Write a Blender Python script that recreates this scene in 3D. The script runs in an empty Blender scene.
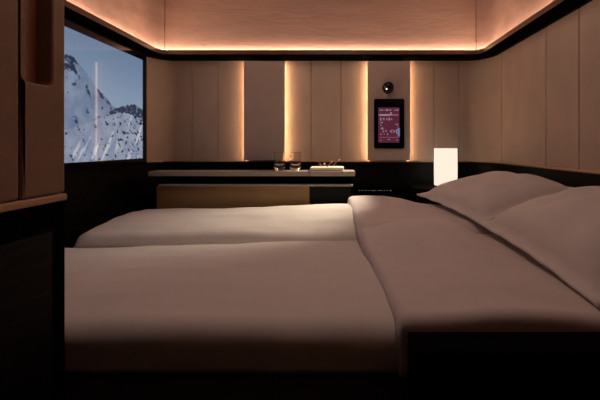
import bpy, bmesh, math, random
from mathutils import Vector, Matrix, noise
random.seed(7)
SC = bpy.context.scene
COL = SC.collection
PI = math.pi

# ------------------------------------------------------------------ camera
CX, CY, F, EYE = 340.0, 146.0, 300.0, 0.95
cam_d = bpy.data.cameras.new('camera')
cam = bpy.data.objects.new('camera', cam_d); COL.objects.link(cam)
cam.location = (0, 0, EYE); cam.rotation_euler = (PI/2, 0, 0)
cam_d.sensor_width = 36; cam_d.lens = 18
cam_d.shift_x = (300-CX)/600.0; cam_d.shift_y = (CY-200)/600.0
cam_d.clip_start = 0.02
SC.camera = cam
def P(px, py, Y):
    return Vector(((px-CX)/F*Y, Y, EYE-(py-CY)/F*Y))

# ------------------------------------------------------------------ materials
def lin(c):
    return tuple((v/12.92 if v <= 0.04045 else ((v+0.055)/1.055)**2.4) for v in c)
def mat(name, col, rough=0.6, metal=0.0, var=0.12, scale=18.0, bump=0.0, bscale=220.0, stretch=(1,1,1), spec=0.5, coat=0.0, sheen=0.0):
    m = bpy.data.materials.new(name); m.use_nodes = True
    nt = m.node_tree; b = nt.nodes['Principled BSDF']
    b.inputs['Roughness'].default_value = rough; b.inputs['Metallic'].default_value = metal
    b.inputs['Specular IOR Level'].default_value = spec
    b.inputs['Coat Weight'].default_value = coat
    b.inputs['Coat Roughness'].default_value = 0.08
    b.inputs['Sheen Weight'].default_value = sheen
    tc = nt.nodes.new('ShaderNodeTexCoord'); mp = nt.nodes.new('ShaderNodeMapping')
    mp.inputs['Scale'].default_value = stretch
    nt.links.new(tc.outputs['Object'], mp.inputs['Vector'])
    n = nt.nodes.new('ShaderNodeTexNoise'); n.inputs['Scale'].default_value = scale
    n.inputs['Detail'].default_value = 5
    nt.links.new(mp.outputs['Vector'], n.inputs['Vector'])
    r = nt.nodes.new('ShaderNodeValToRGB')
    c0 = tuple(max(0, v*(1-var)) for v in col); c1 = tuple(min(1, v*(1+var)) for v in col)
    r.color_ramp.elements[0].color = (*c0, 1); r.color_ramp.elements[1].color = (*c1, 1)
    r.color_ramp.elements[0].position = .3; r.color_ramp.elements[1].position = .7
    nt.links.new(n.outputs['Fac'], r.inputs['Fac'])
    nt.links.new(r.outputs['Color'], b.inputs['Base Color'])
    if bump > 0:
        n2 = nt.nodes.new('ShaderNodeTexNoise'); n2.inputs['Scale'].default_value = bscale
        n2.inputs['Detail'].default_value = 3
        nt.links.new(mp.outputs['Vector'], n2.inputs['Vector'])
        bp = nt.nodes.new('ShaderNodeBump'); bp.inputs['Strength'].default_value = bump
        bp.inputs['Distance'].default_value = 0.004
        nt.links.new(n2.outputs['Fac'], bp.inputs['Height'])
        nt.links.new(bp.outputs['Normal'], b.inputs['Normal'])
    return m
def emit(name, col, strength, rough=0.4):
    m = bpy.data.materials.new(name); m.use_nodes = True
    b = m.node_tree.nodes['Principled BSDF']
    b.inputs['Base Color'].default_value = (0.02, 0.02, 0.02, 1)
    b.inputs['Roughness'].default_value = rough
    b.inputs['Emission Color'].default_value = (*col, 1)
    b.inputs['Emission Strength'].default_value = strength
    return m

WARM = (1.0, 0.56, 0.27)
M = {}
M['upper'] = mat('upper_wall_fabric', (.50, .34, .27), .85, var=.12, scale=8, bump=.6, bscale=34, stretch=(.3, 1, 1.6), spec=.2)
M['panel'] = mat('wall_panel_fabric', (.48, .38, .315), .85, var=.06, scale=9, bump=.25, bscale=160, stretch=(1, 1, .5), spec=.2)
M['raised'] = mat('raised_panel_fabric', (.52, .405, .335), .85, var=.05, scale=9, bump=.25, bscale=160, spec=.2)
M['black'] = mat('black_lacquer', (.005, .0045, .0045), .5, var=.2, spec=.14)
M['blackmatte'] = mat('black_matte_shell', (.003, .0025, .0025), .9, var=.2, spec=.02)
M['trim'] = mat('dark_red_brown_lacquer', (.11, .05, .032), .35, var=.2, stretch=(1, 1, 8), spec=.5)
M['brass'] = mat('brushed_bronze', (.45, .31, .19), .4, metal=.5, var=.1, scale=60)
M['worktop'] = mat('taupe_worktop', (.36, .30, .25), .4, var=.05, scale=30)
M['wood'] = mat('honey_wood_veneer', (.36, .21, .085), .45, var=.12, scale=14, stretch=(.6, 1, 9))
M['duvet'] = mat('white_duvet_cotton', (.74, .665, .61), .9, var=.02, scale=30, bump=.12, bscale=420, spec=.15)
M['fold'] = mat('white_duvet_reverse', (.72, .62, .585), .9, var=.02, scale=30, bump=.12, bscale=420, spec=.15)
M['pillow'] = mat('white_pillowcase_cotton', (.74, .66, .62), .9, var=.02, scale=30, bump=.12, bscale=420, spec=.15)
M['mattress'] = mat('grey_mattress_ticking', (.16, .13, .12), .9)
M['carpet'] = mat('dark_carpet', (.012, .009, .008), .95, var=.4, scale=120, bump=.5)
M['ceiling'] = mat('dark_cabin_ceiling', (.20, .13, .11), .9)
M['frontwall'] = mat('dark_aisle_wall', (.02, .014, .012), .8)
M['leather'] = mat('tan_leather', (.26, .155, .105), .6, var=.08, scale=25, bump=.3, bscale=300, spec=.3)
M['leatherback'] = mat('light_tan_suede', (.42, .24, .14), .8, var=.08, scale=25)
M['railtan'] = mat('pale_wood_rail', (.50, .30, .17), .5, var=.15, scale=20, stretch=(1, .2, 4))
M['darkgrain'] = mat('dark_grained_veneer', (.008, .006, .005), .5, var=.9, scale=10, stretch=(1, 1.2, 26), spec=.12)
M['blackgloss'] = mat('black_glass', (.004, .004, .005), .08, var=.1, spec=.5)
M['cream'] = mat('cream_slab', (.86, .74, .54), .6, var=.08, scale=40)
M['twig'] = mat('dark_red_twig', (.20, .05, .04), .6)
M['twigtip'] = mat('pale_twig_tip', (.75, .6, .55), .6)
M['steel'] = mat('dark_steel', (.15, .14, .13), .3, metal=.9)
M['led'] = emit('warm_led', (1.0, .61, .34), 32.0)
M['cove'] = emit('cove_led', (1.0, 0.67, 0.50), 20.0)
M['shade'] = emit('lamp_shade_glow', (1.0, .87, .70), 1.0)
M['bulb'] = emit('bulb_glow', (1.0, .75, .5), 6.0)
M['lens'] = emit('reading_lens_glow', (1.0, .86, .68), 2.0)
M['dot'] = emit('button_light', (.85, .9, 1.0), .34)
M['ui'] = emit('ui_pink_white', (.78, .55, .62), .42)
M['uidim'] = emit('ui_dim_pink', (.50, .22, .30), .45)
M['uiblue'] = emit('ui_blue', (.30, .36, .75), .45)
M['uiscreen'] = emit('ui_maroon', (.085, .014, .032), 1.0, .15)
M['ceilfill'] = emit('fill_lamp_diffuser', (1.0, .70, .55), .6)
g = bpy.data.materials.new('clear_glass'); g.use_nodes = True
gb = g.node_tree.nodes['Principled BSDF']
gb.inputs['Transmission Weight'].default_value = 1; gb.inputs['Roughness'].default_value = .02
gb.inputs['IOR'].default_value = 1.45; gb.inputs['Base Color'].default_value = (.97, .95, .92, 1)
M['glass'] = g

# ------------------------------------------------------------------ helpers
def obj(name, bm, m, parent=None, smooth=False, origin=None):
    me = bpy.data.meshes.new(name)
    bmesh.ops.recalc_face_normals(bm, faces=bm.faces)
    if smooth:
        for f in bm.faces: f.smooth = True
    if origin is not None:
        bmesh.ops.translate(bm, verts=bm.verts, vec=-Vector(origin))
    bm.to_mesh(me); bm.free()
    for mm in (m if isinstance(m, list) else [m]): me.materials.append(mm)
    o = bpy.data.objects.new(name, me); COL.objects.link(o)
    if parent:
        o.parent = parent
        # meshes are written in world space: take the parent's place out
        o.matrix_parent_inverse = Matrix.Translation(-parent.location)
    if origin is not None: o.location = origin
    return o
def thing(name, label, cat, loc, group=None):
    o = bpy.data.objects.new(name, None); COL.objects.link(o)
    o.location = loc; o.empty_display_size = .05
    o['label'] = label; o['category'] = cat
    if group: o['group'] = group
    return o
def tag(o, label, cat, group=None):
    o['label'] = label; o['category'] = cat
    if group: o['group'] = group
    return o
def struct(o, label=None):
    o['kind'] = 'structure'
    if label: o['label'] = label
    return o
def box(bm, x0, x1, y0, y1, z0, z1, bev=0.0, seg=2, mi=0):
    vs = [bm.verts.new((x, y, z)) for x in (x0, x1) for y in (y0, y1) for z in (z0, z1)]
    idx = [(0,1,3,2),(4,6,7,5),(0,4,5,1),(2,3,7,6),(0,2,6,4),(1,5,7,3)]
    fs = [bm.faces.new([vs[i] for i in f]) for f in idx]
    for f in fs: f.material_index = mi
    if bev > 0:
        es = list({e for f in fs for e in f.edges})
        bmesh.ops.bevel(bm, geom=es, offset=bev, segments=seg, affect='EDGES', profile=.5)
    return bm
def nb(): return bmesh.new()
def B(*a, **k): return box(nb(), *a, **k)
def tube(bm, pts, r, n=8, cap=True):
    pts = [Vector(p) for p in pts]; rings = []
    for i, p in enumerate(pts):
        d = (pts[min(i+1, len(pts)-1)]-pts[max(i-1, 0)]).normalized()
        a = d.cross(Vector((0, 0, 1)))
        if a.length < 1e-3: a = Vector((1, 0, 0))
        a.normalize(); b = d.cross(a).normalized()
        rr = r[i] if isinstance(r, (list, tuple)) else r
        rings.append([bm.verts.new(p+(a*math.cos(t)+b*math.sin(t))*rr) for t in [2*PI*k/n for k in range(n)]])
    for i in range(len(rings)-1):
        for k in range(n):
            bm.faces.new((rings[i][k], rings[i][(k+1) % n], rings[i+1][(k+1) % n], rings[i+1][k]))
    if cap:
        bm.faces.new(rings[0][::-1]); bm.faces.new(rings[-1])
    return bm
def lathe(bm, c, prof, n=32, closed=False):
    c = Vector(c); rings = []
    for r, z in prof:
        if r < 1e-6: rings.append([bm.verts.new(c+Vector((0, 0, z)))])
        else: rings.append([bm.verts.new(c+Vector((r*math.cos(2*PI*k/n), r*math.sin(2*PI*k/n), z))) for k in range(n)])
    L = len(rings)
    for i in range(L if closed else L-1):
        a, b = rings[i], rings[(i+1) % L]
        for k in range(n):
            k2 = (k+1) % n
            if len(a) == 1 and len(b) == 1: continue
            if len(a) == 1: bm.faces.new((a[0], b[k2], b[k]))
            elif len(b) == 1: bm.faces.new((a[k], a[k2], b[0]))
            else: bm.faces.new((a[k], a[k2], b[k2], b[k]))
    return bm
def rrect(bm, x0, x1, z0, z1, yf, yb, r, n=6):
    """rounded rectangle slab facing -Y, from yf (front) to yb"""
    pts = []
    for cx, cz, a0 in ((x1-r, z1-r, 0), (x0+r, z1-r, PI/2), (x0+r, z0+r, PI), (x1-r, z0+r, 1.5*PI)):
        for k in range(n+1):
            a = a0+PI/2*k/n
            pts.append((cx+r*math.cos(a), cz+r*math.sin(a)))
    f = [bm.verts.new((x, yf, z)) for x, z in pts]; b = [bm.verts.new((x, yb, z)) for x, z in pts]
    bm.faces.new(f); bm.faces.new(b[::-1])
    for i in range(len(pts)):
        j = (i+1) % len(pts); bm.faces.new((f[i], b[i], b[j], f[j]))
    return bm

# ------------------------------------------------------------------ the wall path (a U with rounded corners)
Y0 = -0.6
def upath(xl, xr, yb, r, parts=('left', 'back', 'right'), y0=Y0, n=14):
    """list of (point, outward normal) running left wall -> back -> right wall"""
    out = []
    if 'left' in parts:
        out += [(Vector((xl, y0, 0)), Vector((-1, 0, 0))), (Vector((xl, yb-r, 0)), Vector((-1, 0, 0)))]
    if 'back' in parts:
        for k in range(n+1):
            a = PI-PI/2*k/n; d = Vector((math.cos(a), math.sin(a), 0))
            out.append((Vector((xl+r, yb-r, 0))+d*r, d))
        for k in range(n+1):
            a = PI/2-PI/2*k/n; d = Vector((math.cos(a), math.sin(a), 0))
            out.append((Vector((xr-r, yb-r, 0))+d*r, d))
    if 'right' in parts:
        out += [(Vector((xr, yb-r, 0)), Vector((1, 0, 0))), (Vector((xr, y0, 0)), Vector((1, 0, 0)))]
    res = [out[0]]
    for p in out[1:]:
        if (p[0]-res[-1][0]).length > 1e-5: res.append(p)
    return res
def grooved(path, seams, w=.0035, d=.006):
    """path -> list of (point, normal, inset) with small V grooves nearest to each seam point"""
    ss = [0]
    for i in range(1, len(path)): ss.append(ss[-1]+(path[i][0]-path[i-1][0]).length)
    def at(s):
        for i in range(1, len(path)):
            if s <= ss[i]+1e-9:
                t = (s-ss[i-1])/(ss[i]-ss[i-1])
                return path[i-1][0].lerp(path[i][0], t), path[i-1][1].lerp(path[i][1], t).normalized()
        return path[-1]
    items = [(s, path[i][0], path[i][1], 0.0) for i, s in enumerate(ss)]
    for q in seams:
        q = Vector((q[0], q[1], 0)); best = None
        for i in range(1, len(path)):
            a, b = path[i-1][0], path[i][0]; L = (b-a).length
            t = max(0, min(1, (q-a).dot(b-a)/(L*L))); dd = (a.lerp(b, t)-q).length
            if best is None or dd < best[0]: best = (dd, ss[i-1]+t*L)
        s = best[1]
        items = [it for it in items if abs(it[0]-s) > w*1.3]
        for off, ins in ((-w, 0), (-w*.35, d), (w*.35, d), (w, 0)):
            p, n = at(s+off); items.append((s+off, p, n, ins))
    items.sort(key=lambda t: t[0])
    return [(p, n, ins) for _, p, n, ins in items]
def band(bm, gp, z0, z1, th=.03, mi=0):
    rows = []
    for p, n, ins in gp:
        a = p+n*ins; b = p+n*th
        rows.append([bm.verts.new((a.x, a.y, z0)), bm.verts.new((a.x, a.y, z1)), bm.verts.new((b.x, b.y, z1)), bm.verts.new((b.x, b.y, z0))])
    for i in range(len(rows)-1):
        for k in range(4):
            f = bm.faces.new((rows[i][k], rows[i][(k+1) % 4], rows[i+1][(k+1) % 4], rows[i+1][k])); f.material_index = mi
    bm.faces.new(rows[0]).material_index = mi; bm.faces.new(rows[-1][::-1]).material_index = mi
    return bm
def sweep(bm, path, prof, mi=0, dark=()):
    """prof: list of (outward offset, z), closed loop"""
    rows = [[bm.verts.new((p.x+n.x*o, p.y+n.y*o, z)) for o, z in prof] for p, n in path]
    L = len(prof)
    for i in range(len(rows)-1):
        for k in range(L):
            f = bm.faces.new((rows[i][k], rows[i][(k+1) % L], rows[i+1][(k+1) % L], rows[i+1][k])); f.material_index = 1 if k in dark else mi
    bm.faces.new(rows[0]).material_index = mi; bm.faces.new(rows[-1][::-1]).material_index = mi
    return bm

XL, XR, YB, RC = -1.235, .985, 2.0, .14
ZL, ZT, ZC = .850, 1.545, 2.10          # ledge, underside of the cove rail, ceiling
X = lambda px, Y=YB: (px-CX)/F*Y
mid_seams_back = [(X(px), YB) for px in (192, 218, 311.3, 341, 434, 459)]
mid_seams_right = [(XR, XR*F/(px-CX)) for px in (501.6, 546, 579, 625, 690, 800)]
up_back = [(X(162)+.02, YB), (X(476), YB)]
def wall(side, seams_mid, seams_up):
    bm = nb(); pth = upath(XL, XR, YB, RC, (side,))
    band(bm, grooved(pth, []), 0.0, ZL, mi=0)
    band(bm, grooved(pth, seams_mid), ZL, 1.517, mi=1)
    band(bm, grooved(pth, []), 1.517, 1.56, mi=0)  # shade under the rail, put into the wall as a black band
    band(bm, grooved(pth, seams_up), 1.56, ZC, mi=2)
    return struct(obj('wall_'+side, bm, [M['black'], M['panel'], M['upper']]))
wall('back', mid_seams_back, up_back)
wall('left', [], [(XL, 1.2), (XL, .6)])
wall('right', mid_seams_right, [(XR, 1.2), (XR, .6)])
struct(obj('wall_front', B(XL, XR, Y0-.03, Y0, 0, ZC), M['frontwall']))
struct(obj('floor', B(XL-.03, XR+.03, Y0-.03, YB+.03, -.04, 0), M['carpet']))
struct(obj('ceiling', B(XL-.03, XR+.03, Y0-.03, YB+.03, ZC, ZC+.04), M['ceiling']))

# cove rail: a lacquered channel round the room; the led lies in its trough
TP = upath(XL+.085, XR-.085, YB-.085, .055)
TO = .085
struct(obj('trim_1', sweep(nb(), TP, [(0.0, 1.535), (0.0, 1.560), (.003, 1.564), (.010, 1.564), (.012, 1.561), (.012, 1.543), (TO-.004, 1.543), (TO-.004, 1.528), (.010, 1.528)], dark=(7, 8)), [M['trim'], M['blackmatte']]),  # underside faces coloured black to carry the shade below the rail
       'dark red brown rail running round the room under the glowing upper wall')
strip = obj('cove_light_strip', sweep(nb(), TP, [(.058, 1.5435), (.058, 1.580), (.066, 1.580), (.066, 1.5435)]), M['cove'])
tag(strip, 'long warm light strip glowing behind the dark rail along the upper wall', 'light strip')
# bronze ledge below the panels
LP = upath(XL+.002, XR-.002, YB-.002, RC-.002)
struct(obj('trim_2', sweep(nb(), LP, [(-.020, ZL-.006), (-.022, ZL-.001), (-.020, ZL+.004), (0, ZL+.004), (0, ZL-.006)]), M['brass']),
       'thin bronze ledge between the tan wall panels and the black lower wall')

# ------------------------------------------------------------------ raised panels and vertical light strips
PF = YB-.055
def raised(px0, px1, label):
    x0, x1 = X(px0, PF), X(px1, PF)
    bm = B(x0, x1, PF, PF+.014, ZL+.006, 1.501, bev=.004)
    box(bm, x0+.02, x1-.02, PF+.012, YB-.001, ZL+.006, 1.501)
    return tag(obj('raised_panel', bm, M['raised'], origin=((X(px0, PF)+X(px1, PF))/2, PF, ZL+.006)), label, 'wall panel', 'raised wall panels')
raised(243.6, 284.6, 'plain narrow raised tan wall panel, to the left of the two tumblers')
raised(367.6, 410.4, 'narrow raised tan wall panel that carries the tablet and ball lamp')
def vstrip(px, side, label):
    x = X(px, PF)+side*-1*.008
    bm = tube(nb(), [(x, YB-.026, ZL+.008), (x, YB-.026, 1.500)], .0028, 8)
    tag(obj('light_strip', bm, M['led'], origin=(x, YB-.026, ZL+.008)), label, 'light strip', 'upright light strips')
vstrip(243.6, -1, 'upright warm light strip left of the plain raised panel, nearest the television')
vstrip(284.6, 1, 'upright warm light strip rising behind the two tumblers')
vstrip(367.6, -1, 'upright warm light strip along the left edge of the tablet panel')
vstrip(410.4, 1, 'upright warm light strip along the right edge of the tablet panel')

# ------------------------------------------------------------------ tablet
TY = PF-.010
tl = P(374, 98.8, TY); br = P(404.4, 148.6, TY)
tab = thing('wall_tablet', 'black framed upright touch screen with maroon display on raised wall panel', 'tablet', ((tl.x+br.x)/2, PF, br.z))
obj('housing', rrect(nb(), tl.x, br.x, br.z, tl.z, TY, PF-.0005, .012), M['blackgloss'], tab)
a = P(378.2, 107.5, TY); b = P(399.4, 142.6, TY)
scr = obj('screen', rrect(nb(), a.x, b.x, b.z, a.z, TY-.0012, TY-.0002, .003), M['uiscreen'], tab)
def uibar(bm, px, py, w, h):
    if bm is None:
        bm = nb(); uibar(bm, px, py, w, h); obj('display_mark', bm, M['ui'], scr); return
    c = P(px, py, TY); s = TY/F
    box(bm, c.x-w*s/2, c.x+w*s/2, TY-.0022, TY-.0013, c.z-h*s/2, c.z+h*s/2)
for px, w in ((380, 1.0), (381.4, 1.0), (382.7, .8), (385.0, .5), (387, 2.0), (389.4, .9), (390.8, .9), (394.6, .6), (396.4, 1.2), (398, 1.1)): uibar(None, px, 110.1, w, 1.4 if w > 1.5 else 1.0)
for px, w in ((380.6, 1.4), (383.2, .5), (384.0, 1.0), (386.2, .5), (387.3, .5), (389.1, 1.2), (391.0, .5), (391.9, .5)): uibar(None, px, 119.2, w*.6, 2.2)
for px, py, w, h in ((380.6, 118.1, 1.5, .5), (380.9, 120.2, 1.8, .5), (383.6, 118.2, 1.6, .5), (386.8, 119.2, 1.2, .5), (389.2, 118.1, 1.5, .5), (389.2, 119.2, 1.2, .5), (389.2, 120.2, 1.5, .5), (391.4, 119.2, 1.0, .5),
                     (381.5, 122.6, 3, .7), (380.9, 125.1, 1.2, .8), (382.2, 127.9, 1.7, .8), (381.5, 128.7, 1.8, .6), (383.1, 129.4, .7, 1.6), (383.2, 131.6, 1.8, .8), (386.0, 131.2, 1.7, .6), (386.0, 130.3, .6, .8),
                     (381, 134.2, 1.2, .9), (384.2, 133.9, 1.4, .5), (387.6, 134.2, 1.0, 1.4), (380.7, 140.3, 1.2, .7), (388.7, 139.5, 2, .8), (397, 140.2, 1.3, .7), (396.6, 124.4, 3.0, .6), (396.8, 131.6, .9, 4.6)): uibar(None, px, py, w, h)
for k in range(5):
    uibar(None, 390.2+k*.45, 131.2-k*.28, .6, .6); uibar(None, 390.2+k*.45, 131.4+k*.28, .6, .6)
    uibar(None, 395.0-k*.4, 131.2-k*.26, .6, .6); uibar(None, 395.0-k*.4, 131.4+k*.26, .6, .6)
bm = nb(); uibar(bm, 384.3, 115.0, 10.8, 1.5); uibar(bm, 390.9, 113.9, 1.5, 3.0); obj('slider', bm, M['ui'], scr)
for nm, q in (('slider_track', (395.2, 115.0, 6.6, 1.3)), ('divider', (389, 137.4, 18.5, .5)), ('bracket', (397.9, 128.0, .5, 7.5))):
    bm = nb(); uibar(bm, *q); obj(nm, bm, M['uidim'], scr)
bm = nb(); uibar(bm, 398.8, 132.4, 1.9, 8.6); obj('side_tab', bm, M['uiblue'], scr)

# ------------------------------------------------------------------ ball reading lamp
bc = P(388.6, 87, PF-.024)
rl = thing('reading_lamp', 'glossy black ball lamp with a small lit lens above the tablet', 'lamp', (bc.x, PF, bc.z))
bm = nb(); bmesh.ops.create_uvsphere(bm, u_segments=32, v_segments=20, radius=.0335); bmesh.ops.translate(bm, verts=bm.verts, vec=bc)
obj('ball', bm, M['blackgloss'], rl, smooth=True)
bm = nb(); lathe(bm, (0, 0, 0), [(.037, 0), (.037, .004), (.030, .006), (.030, 0)], 36, closed=True)
bmesh.ops.rotate(bm, verts=bm.verts, cent=(0, 0, 0), matrix=Matrix.Rotation(PI/2, 3, 'X')); bmesh.ops.translate(bm, verts=bm.verts, vec=(bc.x, PF-.0003, bc.z))
obj('socket_ring', bm, M['black'], rl, smooth=True)
aim = (Vector((-.22, 1.56, .62))-bc).normalized()
ld = (aim+Vector((0, -.45, .15))).normalized()
bm = nb(); lathe(bm, (0, 0, 0), [(0, 0), (.0042, 0), (.0050, .0015), (.0042, .003), (0, .0035)], 20)
q = Vector((0, 0, 1)).rotation_difference(ld)
bmesh.ops.rotate(bm, verts=bm.verts, cent=(0, 0, 0), matrix=q.to_matrix()); bmesh.ops.translate(bm, verts=bm.verts, vec=bc+ld*.0325)
obj('lens', bm, M['lens'], rl, smooth=True)
sd = bpy.data.lights.new('reading_beam', 'SPOT'); sd.energy = 44.0; sd.color = (1.0, .89, .70)
sd.spot_size = math.radians(56); sd.spot_blend = 1.0; sd.shadow_soft_size = .02
so = bpy.data.objects.new('reading_beam', sd); COL.objects.link(so); so.location = bc+aim*.045
so.rotation_euler = Vector((0, 0, -1)).rotation_difference(aim).to_euler()

# ------------------------------------------------------------------ television
TX = -1.11
Yf = -TX*F/(CX-142.6); zt = EYE+(CY-60.2)/F*Yf; zb = EYE-(158.2-CY)/F*Yf; Yn = Yf-(zt-zb)*1.72
tv = thing('television', 'large wall television showing a snowy mountain under pale blue sky', 'television', (XL, (Yf+Yn)/2, zb-.045))
fy = .026
bm = nb()
for y0, y1, z0, z1 in ((Yf, Yf+fy, zb-.03, zt+fy), (Yn-fy, Yn, zb-.03, zt+fy), (Yn, Yf, zt, zt+fy), (Yn, Yf, zb-.03, zb)):
    box(bm, TX-.004, TX+.006, y0, y1, z0, z1)
obj('bezel', bm, M['blackgloss'], tv)
obj('back_shell', B(XL+.0002, TX-.006, Yn-fy, Yf+fy, zb-.03, zt+fy), M['black'], tv)
# the displayed picture: a fine grid with a colour per point, drawn by noise and ridge lines
NY, NZ = 300, 170
def fbm(x, y, z=0, o=5):
    v = 0; am = .5; fr = 1
    for _ in range(o):
        v += am*noise.noise((x*fr, y*fr, z+fr)); am *= .5; fr *= 2.05
    return v
def lerp3(a, b, t): return tuple(a[i]+(b[i]-a[i])*t for i in range(3))
def pw(v, pts):
    if v <= pts[0][0]: return pts[0][1]
    for (a, fa), (c, fc) in zip(pts, pts[1:]):
        if v <= c: return fa+(fc-fa)*(v-a)/(c-a)
    return pts[-1][1]
Yc = -TX*F/(CX-63)
ridge1 = [(-1.3, .30), (-.9, .50), (-.55, .62), (-.25, .55), (-.05, .66), (.02, .80), (.10, .795), (.16, .76), (.28, .66), (.40, .57), (.55, .485), (.7, .44), (1, .40)]
ridge2 = [(.40, .30), (.50, .43), (.58, .46), (.70, .50), (.78, .515), (.87, .535), (.93, .51), (1.0, .495)]
ridge3 = [(-1.3, .1), (-.5, .16), (.0, .235), (.30, .325), (.5, .395), (.66, .435), (.82, .425), (1.0, .405)]
def picture(u, w):
    n = fbm(u*7, w*7, 3)
    r1 = pw(u, ridge1)+.03*fbm(u*11, 1.7, 9); r2 = pw(u, ridge2)+.02*fbm(u*22, 4.1, 2); r3 = pw(u, ridge3)+.012*fbm(u*9, 6.1, 5)
    sky = lerp3((.62, .70, .80), (.49, .58, .70), max(0, min(1, (w-.45)/.5)))
    if w > r1 and w > r2 and w > r3: return sky
    if w <= r3:
        c = lerp3((.50, .56, .68), (.70, .73, .80), max(0, min(1, .45+.9*n+.35*(u-.3))))
        k = fbm(u*26+w*14, w*30, 7, 4)
        lim = .20-.10*max(0, min(1, (u-.35)/.6))-.06*math.exp(-((w-r3)/.05)**2)
        st = fbm((u-w*.55)*16, (u*.55+w)*3.2, 1, 3)
        if st > .14: c = lerp3(c, (.83, .84, .88), min(1, (st-.14)*7))
        if k > lim: c = lerp3(c, (.16, .18, .25), min(1, (k-lim)*9))
        return c
    if w <= r2 and u > .42:
        k = fbm(u*24, w*34+u*8, 4, 5)
        return lerp3((.22, .25, .34), (.60, .64, .72), max(0, min(1, (k-.06)*4)))
    d = r1-w
    k = fbm(u*13+w*6, w*15-u*3, 6, 5)
    c = lerp3((.44, .51, .63), (.60, .66, .76), max(0, min(1, .5+1.2*n)))
    rk = .22-.42*math.exp(-(d/.085)**2)*(1 if u < .16 else .35)+.1*max(0, min(1, (d-.25)/.2))
    if k > rk: c = lerp3(c, (.20, .24, .33), min(1, (k-rk)*7))
    return c
bm = nb(); cols = []
grid = []
for i in range(NY+1):
    y = Yn+(Yf-Yn)*i/NY; row = []
    for j in range(NZ+1):
        z = zb+(zt-zb)*j/NZ
        row.append(bm.verts.new((TX, y, z)))
        cols.append(picture((y-Yc)/(Yf-Yc), j/NZ))
    grid.append(row)
for i in range(NY):
    for j in range(NZ): bm.faces.new((grid[i][j], grid[i+1][j], grid[i+1][j+1], grid[i][j+1]))
screen = obj('screen', bm, M['black'], tv)
ca = screen.data.color_attributes.new('picture', 'FLOAT_COLOR', 'POINT')
for i, c in enumerate(cols): ca.data[i].color = (*lin(c), 1)
sm = bpy.data.materials.new('screen_picture'); sm.use_nodes = True
sb = sm.node_tree.nodes['Principled BSDF']; at = sm.node_tree.nodes.new('ShaderNodeAttribute'); at.attribute_name = 'picture'
sb.inputs['Base Color'].default_value = (.005, .005, .006, 1); sb.inputs['Roughness'].default_value = .05; sb.inputs['Specular IOR Level'].default_value = .10
sm.node_tree.links.new(at.outputs['Color'], sb.inputs['Emission Color']); sb.inputs['Emission Strength'].default_value = .7
screen.data.materials[0] = sm

# ------------------------------------------------------------------ console with worktop
CYF = 1.745
ctop = EYE-(171.5-CY)/F*CYF
con = thing('console', 'long low console with taupe worktop and honey wood front under the back wall', 'console', (-.5, 1.86, 0))
cx0, cx1 = X(148, CYF), X(355, CYF); xs = X(309.4, CYF)
sF = CYF/F
obj('worktop', B(cx0, xs-.001, CYF, 1.86, ctop-4.7*sF, ctop, bev=.003), M['worktop'], con)
obj('worktop_flap', B(xs+.001, cx1, CYF-.004, 1.86, ctop-4.7*sF, ctop+.0015, bev=.004), M['worktop'], con)
z2 = EYE-(184.2-CY)/F*CYF
obj('lower_shelf', B(cx0+.06, X(353, CYF), CYF-.002, CYF+.030, z2-2.2*sF, z2-.3*sF, bev=.002), M['worktop'], con)
obj('carcass', B(cx0+.06, cx1-.02, CYF+.055, YB-.004, 0, z2-2.4*sF-.0005), M['black'], con)
obj('inner_box', B(cx0+.06, cx1-.02, CYF+.032, YB-.004, z2-2.2*sF, ctop-4.7*sF-.0005), M['blackmatte'], con)
obj('door', B(X(158, CYF+.035), xs-.002, CYF+.02, CYF+.054, .34, z2-2.4*sF-.001, bev=.002), M['wood'], con)
obj('door', B(xs+.002, cx1-.022, CYF+.02, CYF+.054, .34, z2-2.4*sF-.001, bev=.002), M['black'], con)['label'] = 'black door'

# side unit behind the pillows, carrying the lamp
su = thing('side_unit', 'black lacquer side unit in the far corner under the lamp', 'side unit', (.55, 1.86, 0))
obj('body', B(cx1+.006, XR-.045, 1.80, YB-.045, 0, .56, bev=.003), M['black'], su)
obj('top_box', B(.44, XR-.045, 1.765, YB-.045, .561, .70, bev=.003), M['black'], su)
# row of lit touch buttons
ts = thing('button_strip', 'row of tiny white lit symbols on the black panel beside the console', 'button strip', (X(375, 1.9), YB, .66))
c0 = P(356.5, 187.5, 1.93); c1 = P(393.5, 193.5, 1.93)
obj('plate', B(c0.x, c1.x, 1.93, YB-.003, c1.z, c0.z, bev=.002), M['blackmatte'], ts)
for px, w, h in ((359.4, .8, 1), (362.5, 1, 1), (365.8, 1.2, .8), (369.2, 1.2, .7), (372.4, 1.4, .8), (374.6, 1.4, .8), (379, 1.6, .6), (381.3, 1.4, .8), (384.5, .8, .9), (387.6, .8, .9), (390.6, 1.1, 1.1)):
    c = P(px, 190.5, 1.929); s = 1.93/F*.33
    obj('button', rrect(nb(), c.x-w*s, c.x+w*s, c.z-h*s, c.z+h*s, 1.9288, 1.9298, .0008, 3), M['dot'], ts)

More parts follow.
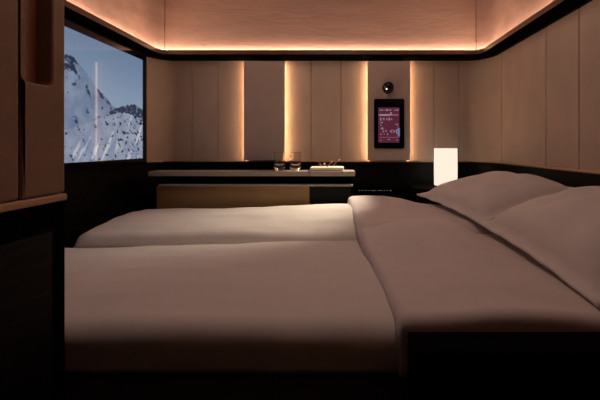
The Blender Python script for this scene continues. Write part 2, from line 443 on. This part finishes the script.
# ------------------------------------------------------------------ table lamp
LX, LYY, LZ = X(445.6, 1.83), 1.83, .7005
lamp = thing('table_lamp', 'lit white cylinder table lamp in the far corner behind the pillows', 'lamp', (LX, LYY, LZ))
obj('base', lathe(nb(), (LX, LYY, LZ), [(0, 0), (.066, 0), (.068, .004), (.066, .010), (0, .010)], 40), M['steel'], lamp)
ztop = EYE-(148.3-CY)/F*(LYY-.0)
h = ztop-LZ
obj('lamp_shade', lathe(nb(), (LX, LYY, LZ), [(.065, .012), (.0672, .012), (.0682, h*.5), (.0672, h), (.065, h), (.0657, h*.5)], 48, closed=True), M['shade'], lamp, smooth=False)
bm = nb(); tube(bm, [(LX, LYY, LZ+.01), (LX, LYY, LZ+.09)], .012, 12); obj('stem', bm, M['steel'], lamp)
bm = nb(); bmesh.ops.create_uvsphere(bm, u_segments=16, v_segments=10, radius=.022); bmesh.ops.translate(bm, verts=bm.verts, vec=(LX, LYY, LZ+.11)); obj('bulb', bm, M['bulb'], lamp, smooth=True)

# ------------------------------------------------------------------ tumblers, slab, twigs
def tumbler(px, label):
    y = 1.805; x = X(px, y); z = ctop+.0005
    prof = [(0, 0), (.024, 0), (.028, .002), (.0335, .018), (.0355, .030), (.0345, .036), (.032, .050), (.0305, .110), (.0312, .1115), (.0290, .1115), (.0285, .109), (.0298, .05), (.031, .036), (.029, .031), (0, .029)]
    prof = [(r*1.0, zz) for r, zz in prof]
    o = obj('tumbler', lathe(nb(), (x, y, z), prof, 40), M['glass'], smooth=True, origin=(x, y, z))
    return tag(o, label, 'glass', 'tumblers on the console')
tumbler(279.6, 'clear empty thick-based tumbler on worktop, left one of the pair')
tumbler(295.4, 'clear empty thick-based tumbler on worktop, right one of the pair nearer the cream slab')
y0 = 1.75
sx0, sx1 = X(309.8, y0), X(344, y0); zs = ctop+.0025
bm = nb(); box(bm, sx0, sx1, y0, y0+.10, zs, zs+.023, bev=.007, seg=3)
for v in bm.verts:
    v.co.z += .003*noise.noise(v.co*30) if v.co.z > zs+.012 else 0
tag(obj('cream_slab', bm, M['cream'], origin=((sx0+sx1)/2, y0+.065, zs)), 'flat cream coloured slab at the right end of the console worktop', 'slab')
tw = thing('twig_bunch', 'few thin dark red twigs with pale tips lying on the cream slab', 'twigs', ((sx0+sx1)/2, y0+.05, zs+.024))
zz = zs+.026
s = 1.80/F
def tp(px, py, dy=0): return P(px, py, 1.81+dy)
for pts in ([(317, 167), (319, 164.6), (321.5, 166.3), (324, 164)], [(318, 161.8), (320.5, 164.0), (322.5, 166.6)], [(324, 162), (325.6, 164.5), (326.5, 166.8)], [(327, 166.8), (329.0, 164.8), (331, 162.8)], [(332, 167), (334.3, 164.4), (336.6, 161.8), (338.6, 160.4)]):
    w = [tp(px, py, .012*((i*7+int(px)) % 3-1)) for i, (px, py) in enumerate(pts)]
    st = obj('twig', tube(nb(), w, [.0035, .003, .0028, .002][:len(w)], 7), M['twig'], tw, smooth=True)
    d = (w[-1]-w[-2]).normalized()
    obj('tip', tube(nb(), [w[-1]-d*.002, w[-1]+d*.005, w[-1]+d*.010], [.0026, .0036, .0018], 7), M['twigtip'], st, smooth=True)

# ------------------------------------------------------------------ beds
MT = .540
def bed(y0, y1, label):
    t = thing('bed', label, 'bed', (-.07, (y0+y1)/2, 0))
    obj('base', B(-1.06, .95, y0+.004, y1-.004, 0, .40, bev=.01), M['blackmatte'], t)
    obj('mattress', B(-1.08, .95, y0, y1, .401, MT, bev=.03, seg=4), M['mattress'], t)
    return t
bed(.596, 1.132, 'near half of the double bed, closest to the camera')
bed(1.150, 1.69, 'far half of the double bed, beside the console')

def sm01(a, b, v):
    t = max(0, min(1, (v-a)/(b-a))); return t*t*(3-2*t)
def cloth(name, nu, nv, fn, m, parent, th=.012):
    bm = nb(); gr = [[bm.verts.new(fn(i/nu, j/nv)) for j in range(nv+1)] for i in range(nu+1)]
    for i in range(nu):
        for j in range(nv): bm.faces.new((gr[i][j], gr[i+1][j], gr[i+1][j+1], gr[i][j+1]))
    o = obj(name, bm, m, parent, smooth=True)
    md = o.modifiers.new('thickness', 'SOLIDIFY'); md.thickness = th; md.offset = 0
    return o
def section(y0, y1, zt, hang0, hang1, r=.035):
    """polyline over the bed: hem at y0, up, round, across, round, down to hem at y1"""
    pts = [(y0, hang0)]
    for k in range(9):
        a = PI-PI/2*k/8; pts.append((y0+r+r*math.cos(a), zt-r+r*math.sin(a)))
    for k in range(1, 12): pts.append((y0+r+(y1-y0-2*r)*k/12, zt))
    for k in range(9):
        a = PI/2-PI/2*k/8; pts.append((y1-r+r*math.cos(a), zt-r+r*math.sin(a)))
    pts.append((y1, hang1))
    L = [0]
    for a, b in zip(pts, pts[1:]): L.append(L[-1]+math.hypot(b[0]-a[0], b[1]-a[1]))
    def f(v):
        s = v*L[-1]
        for i in range(1, len(L)):
            if s <= L[i]+1e-9:
                t = (s-L[i-1])/(L[i]-L[i-1]); a, b = pts[i-1], pts[i]
                return a[0]+(b[0]-a[0])*t, a[1]+(b[1]-a[1])*t
        return pts[-1]
    return f
def wr(x, y, a=.004, k=7):
    return 1.5*a*(noise.noise((x*k*.5, y*k, 3.3))+.5*noise.noise((x*k*1.3, y*k*2.2, 8.1)))

# near duvet
nd = thing('duvet', 'smooth white duvet on the near half of the bed, its end turned back', 'duvet', (-.3, .87, MT), 'duvets')
sec = section(.584, 1.133, .592, .512, .562, .030)
def f_near(u, v):
    y, z = sec(v); x = -1.10+u*(.20+1.10)
    top = sm01(.55, .585, z)
    z += top*(.010*math.sin(PI*max(0, min(1, (y-.584)/.555)))+wr(x, y)-.026*(1-sm01(-1.0, .0, x))*sm01(.8, 1.12, y))
    z -= top*.02*(1-sm01(-1.10, -1.04, x))
    if z < .56 and y < .7: y += .003*noise.noise((x*9, z*20, 1))
    return (x, y, z)
cloth('cover', 110, 70, f_near, M['duvet'], nd)
sec2 = section(.577, 1.136, .614, .510, .590, .012)
def f_nfold(u, v):
    y, z = sec2(v)
    xl = .112-(.112-.068)*sm01(.58, 1.14, y)+.004*noise.noise((y*11, 2, 2))
    x = xl+u*(.62-xl)
    top = sm01(.55, .60, z); d = x-xl
    edge = math.sqrt(max(0, 1-(1-min(1, d/.013))**2))
    z += top*(-.030*(1-edge)+.012*math.sin(PI*max(0, min(1, (y-.58)/.56)))+wr(x+3, y, .005, 6)+.010*sm01(.05, .2, d)-.034*sm01(.28, .46, d)*(.5+.5*sm01(.66, .95, y))+.026*sm01(.74, 1.11, y)*(1+1.1*sm01(.0, .26, d)-1.4*sm01(.30, .46, d)))
    return (x, y, z)
cloth('turned_back_end', 70, 70, f_nfold, M['fold'], nd)

# far duvet
fd = thing('duvet', 'brightly lit white duvet on the far half of the bed, beside the console', 'duvet', (-.4, 1.42, MT), 'duvets')
sec3 = section(1.158, 1.70, .594, .562, .562, .045)
def f_far(u, v):
    y, z = sec3(v)
    cor = .03*(1-min(1, (y-1.148)/.08))**2 if y < 1.228 else 0
    xl = -1.045-.055*(y-1.148)/.55+cor
    x = xl+u*(.16-xl); top = sm01(.555, .585, z); d = x-xl
    edge = math.sqrt(max(0, 1-(1-min(1, d/.04))**2))
    z += top*(-.03*(1-edge)+.018*math.sin(PI*max(0, min(1, (y-1.148)/.552)))+wr(x+5, y, .005)+.028*sm01(-.7, .05, x)*sm01(1.2, 1.6, y))
    return (x, y, z)
cloth('cover', 110, 60, f_far, M['duvet'], fd)
sec4 = section(1.156, 1.755, .634, .566, .566, .050)
def f_ffold(u, v):
    y, z = sec4(v)
    xl = .070-.022*sm01(1.15, 1.70, y)+.004*noise.noise((y*9, 7, 2))
    # the far right corner is pulled in diagonally
    xr = .60-.28*sm01(1.50, 1.755, y)
    x = xl+u*(xr-xl); top = sm01(.565, .605, z); d = x-xl
    edge = math.sqrt(max(0, 1-(1-min(1, d/.025))**2)); er = math.sqrt(max(0, 1-(1-min(1, (xr-x)/.11))**2))
    z += top*(-.022*(1-edge)-.040*(1-er)*sm01(1.40, 1.65, y)+.006*math.sin(PI*max(0, min(1, (y-1.146)/.6)))+wr(x+9, y, .006, 6)+.024*sm01(1.45, 1.72, y)*(1-sm01(.32, .52, x)))
    return (x, y, z)
cloth('turned_back_end', 60, 70, f_ffold, M['fold'], fd)

# ------------------------------------------------------------------ pillows
def pillow(A, Bp, C, D, bulge, label, seed, sag=.5):
    """A,B front edge (far, near), C,D back edge (near, far)"""
    A, Bp, C, D = map(Vector, (A, Bp, C, D))
    nrm = (Bp-A).cross(D-A).normalized()
    if nrm.z < 0: nrm = -nrm
    N = 44; mg = .055; bm = nb(); top = {}; bot = {}
    for i in range(N+1):
        for j in range(N+1):
            u, v = i/N, j/N
            # pulled in sides between the pointed corners
            uu = u+.010*math.sin(PI*v)*(1-2*u); vv = v+.030*math.sin(PI*u)*(1-2*v)
            p = A*(1-uu)*(1-vv)+Bp*uu*(1-vv)+C*uu*vv+D*(1-uu)*vv
            a = max(0, min(1, (u-mg)/(1-2*mg))); b = max(0, min(1, (v-mg)/(1-2*mg)))
            ha = max(0, 1-abs(2*a-1)**3.2); hb = max(0, 1-abs(2*b-1)**3.2)
            hh = (ha*hb)**.55
            w = .009*noise.noise((u*5+seed, v*5, 2))+.004*noise.noise((u*11+seed, v*4, 5))
            rip = .0015*math.sin((u*9+seed)*PI)*(1-hh)
            top[i, j] = bm.verts.new(p+nrm*(.004+bulge*hh+(w*hh if hh > 0 else 0)+rip))
            if i in (0, N) or j in (0, N): bot[i, j] = bm.verts.new(p-nrm*.003+nrm*rip)
            else: bot[i, j] = bm.verts.new(p-nrm*(.003+bulge*sag*hh)+nrm*rip)
    for i in range(N):
        for j in range(N):
            bm.faces.new((top[i, j], top[i+1, j], top[i+1, j+1], top[i, j+1]))
            bm.faces.new((bot[i, j], bot[i, j+1], bot[i+1, j+1], bot[i+1, j]))
    for k in range(N):
        for (a, b) in (((k, 0), (k+1, 0)), ((k+1, N), (k, N)), ((0, k+1), (0, k)), ((N, k), (N, k+1))):
            bm.faces.new((top[a], bot[a], bot[b], top[b]))
    c = (A+Bp+C+D)/4
    return tag(obj('pillow', bm, M['pillow'], smooth=True, origin=c), label, 'pillow', 'pillows')
pillow(P(416.5, 194.5, 1.64), P(480, 223.5, 1.142), (.925, 1.118, .785), (.925, 1.66, .775), .080, 'plump white pillow on the far half of the bed, in front of the lamp', 1.0, .06)
pillow(P(478.5, 223.5, 1.136), P(598, 307, .605), (.94, .60, .80), (.925, 1.108, .768), .088, 'plump white pillow on the near half of the bed, closest to the camera', 4.0, .06)

# ------------------------------------------------------------------ foreground: partition on the left, dark shell on the right
PX, PE = -.5165, .565
def PZ(py): return EYE-(py-CY)/F*PE          # heights read at the far end of the partition
def PYY(px): return -PX*F/(CX-px)            # distance of a column on the face
part = thing('partition', 'tall tan leather partition with a grip slot at the left edge of the view', 'partition', (PX-.03, .40, 0))
zr0, zr1 = PZ(200), PZ(193)
yg = PYY(21); ys0 = PYY(23); ys1 = PYY(52); zslot = EYE-(84-CY)/F*PYY(40)
obj('cabinet', B(PX-.09, PX-.0012, .20, PE, 0, zr0-.001, bev=.0015), M['blackmatte'], part)
obj('grain_panel', B(PX-.0012, PX+.0005, .22, PYY(52), .45, zr0-.05, bev=.0005), M['darkgrain'], part)
obj('rail', B(PX-.09, PX+.004, .20, PE, zr0, zr1, bev=.003), M['railtan'], part)
ZTOP = 1.53
obj('panel', B(PX-.09, PX, .20, yg-.0015, zr1+.001, ZTOP, bev=.005, seg=3), M['leather'], part)
# second panel with the rounded slot cut out of it: built as an outline around the slot
def slot_panel():
    bm = nb(); x1, x0 = PX, PX-.028
    ya, yb, za, zb_ = yg+.0015, PE, zr1+.001, ZTOP
    r = .010; hole = []
    def arc(cy, cz, a0):
        for k in range(7):
            a = a0+PI/2*k/6; hole.append((cy+r*math.cos(a), cz+r*math.sin(a)))
    zt_ = ZTOP-.06
    arc(ys1-r, zt_-r, 0); arc(ys0+r, zt_-r, PI/2); arc(ys0+r, zslot+r, PI); arc(ys1-r, zslot+r, 1.5*PI)
    ro = .006; outer = []
    def arco(cy, cz, a0):
        for k in range(7):
            a = a0+PI/2*k/6; outer.append((cy+ro*math.cos(a), cz+ro*math.sin(a)))
    arco(yb-ro, zb_-ro, 0); arco(ya+ro, zb_-ro, PI/2); arco(ya+ro, za+ro, PI); arco(yb-ro, za+ro, 1.5*PI)
    cyh, czh = (ys0+ys1)/2, (zslot+zt_)/2
    def shrink(pts, dlt, inward):
        out = []; n = len(pts)
        for i in range(n):
            p0, p1 = pts[i-1], pts[(i+1) % n]; t = (p1[0]-p0[0], p1[1]-p0[1]); L = math.hypot(*t) or 1
            nx, ny = t[1]/L, -t[0]/L         # outward for ccw
            sgn = -1 if inward else 1
            out.append((pts[i][0]+nx*dlt*sgn, pts[i][1]+ny*dlt*sgn))
        return out
    loops = [(outer, x0), (outer, x1-.004), (shrink(outer, .002, True), x1-.001), (shrink(outer, .005, True), x1),
             (shrink(hole, .0035, False), x1), (shrink(hole, .001, False), x1-.0015), (hole, x1-.004), (hole, x0)]
    rows = [[bm.verts.new((x, y, z)) for y, z in pts] for pts, x in loops]
    n = len(hole)
    for a in range(len(rows)):
        ra, rb = rows[a], rows[(a+1) % len(rows)]
        for i in range(n): bm.faces.new((ra[i], ra[(i+1) % n], rb[(i+1) % n], rb[i]))
    return bm
obj('grip_panel', slot_panel(), M['leather'], part)
obj('slot_back', B(PX-.09, PX-.0285, yg+.0015, PE-.002, zr1+.001, ZTOP-.002), M['leatherback'], part)

sh = thing('seat_shell', 'black seat shell in the near right foreground, beside the bed', 'seat shell', (.54, .53, 0))
obj('side_panel', B(X(407, PE), .95, .505, PE, 0, .586, bev=.004), M['blackmatte'], sh)
obj('cap', B(X(407, PE), .95, .505, PE, .587, EYE-(331-CY)/F*PE, bev=.004), M['blackmatte'], sh)

# ------------------------------------------------------------------ fill lamp added at the ceiling (out of frame) and world
cl = thing('fill_lamp', 'added round fill lamp, unseen, at the ceiling over the middle of the bed', 'lamp', (0, 1.0, ZC))
obj('ring', lathe(nb(), (0, 1.0, ZC), [(.30, -.001), (.32, -.001), (.32, -.022), (.30, -.022)], 48, closed=True), M['steel'], cl)
obj('diffuser', lathe(nb(), (0, 1.0, ZC), [(0, -.012), (.298, -.012), (.298, -.004), (0, -.004)], 48), M['ceilfill'], cl)
ad = bpy.data.lights.new('fill_glow', 'AREA'); ad.shape = 'DISK'; ad.size = .58; ad.energy = 2.5; ad.color = (1.0, .80, .74)
ao = bpy.data.objects.new('fill_glow', ad); COL.objects.link(ao); ao.location = (0, 1.0, ZC-.026)

w = bpy.data.worlds.new('world'); SC.world = w; w.use_nodes = True
w.node_tree.nodes['Background'].inputs['Color'].default_value = (.01, .008, .007, 1)
w.node_tree.nodes['Background'].inputs['Strength'].default_value = .2

SC.view_settings.view_transform = 'Standard'
SC.view_settings.look = 'None'
SC.view_settings.exposure = 0.0
SC.view_settings.gamma = 1.0
SC.view_settings.use_curve_mapping = False
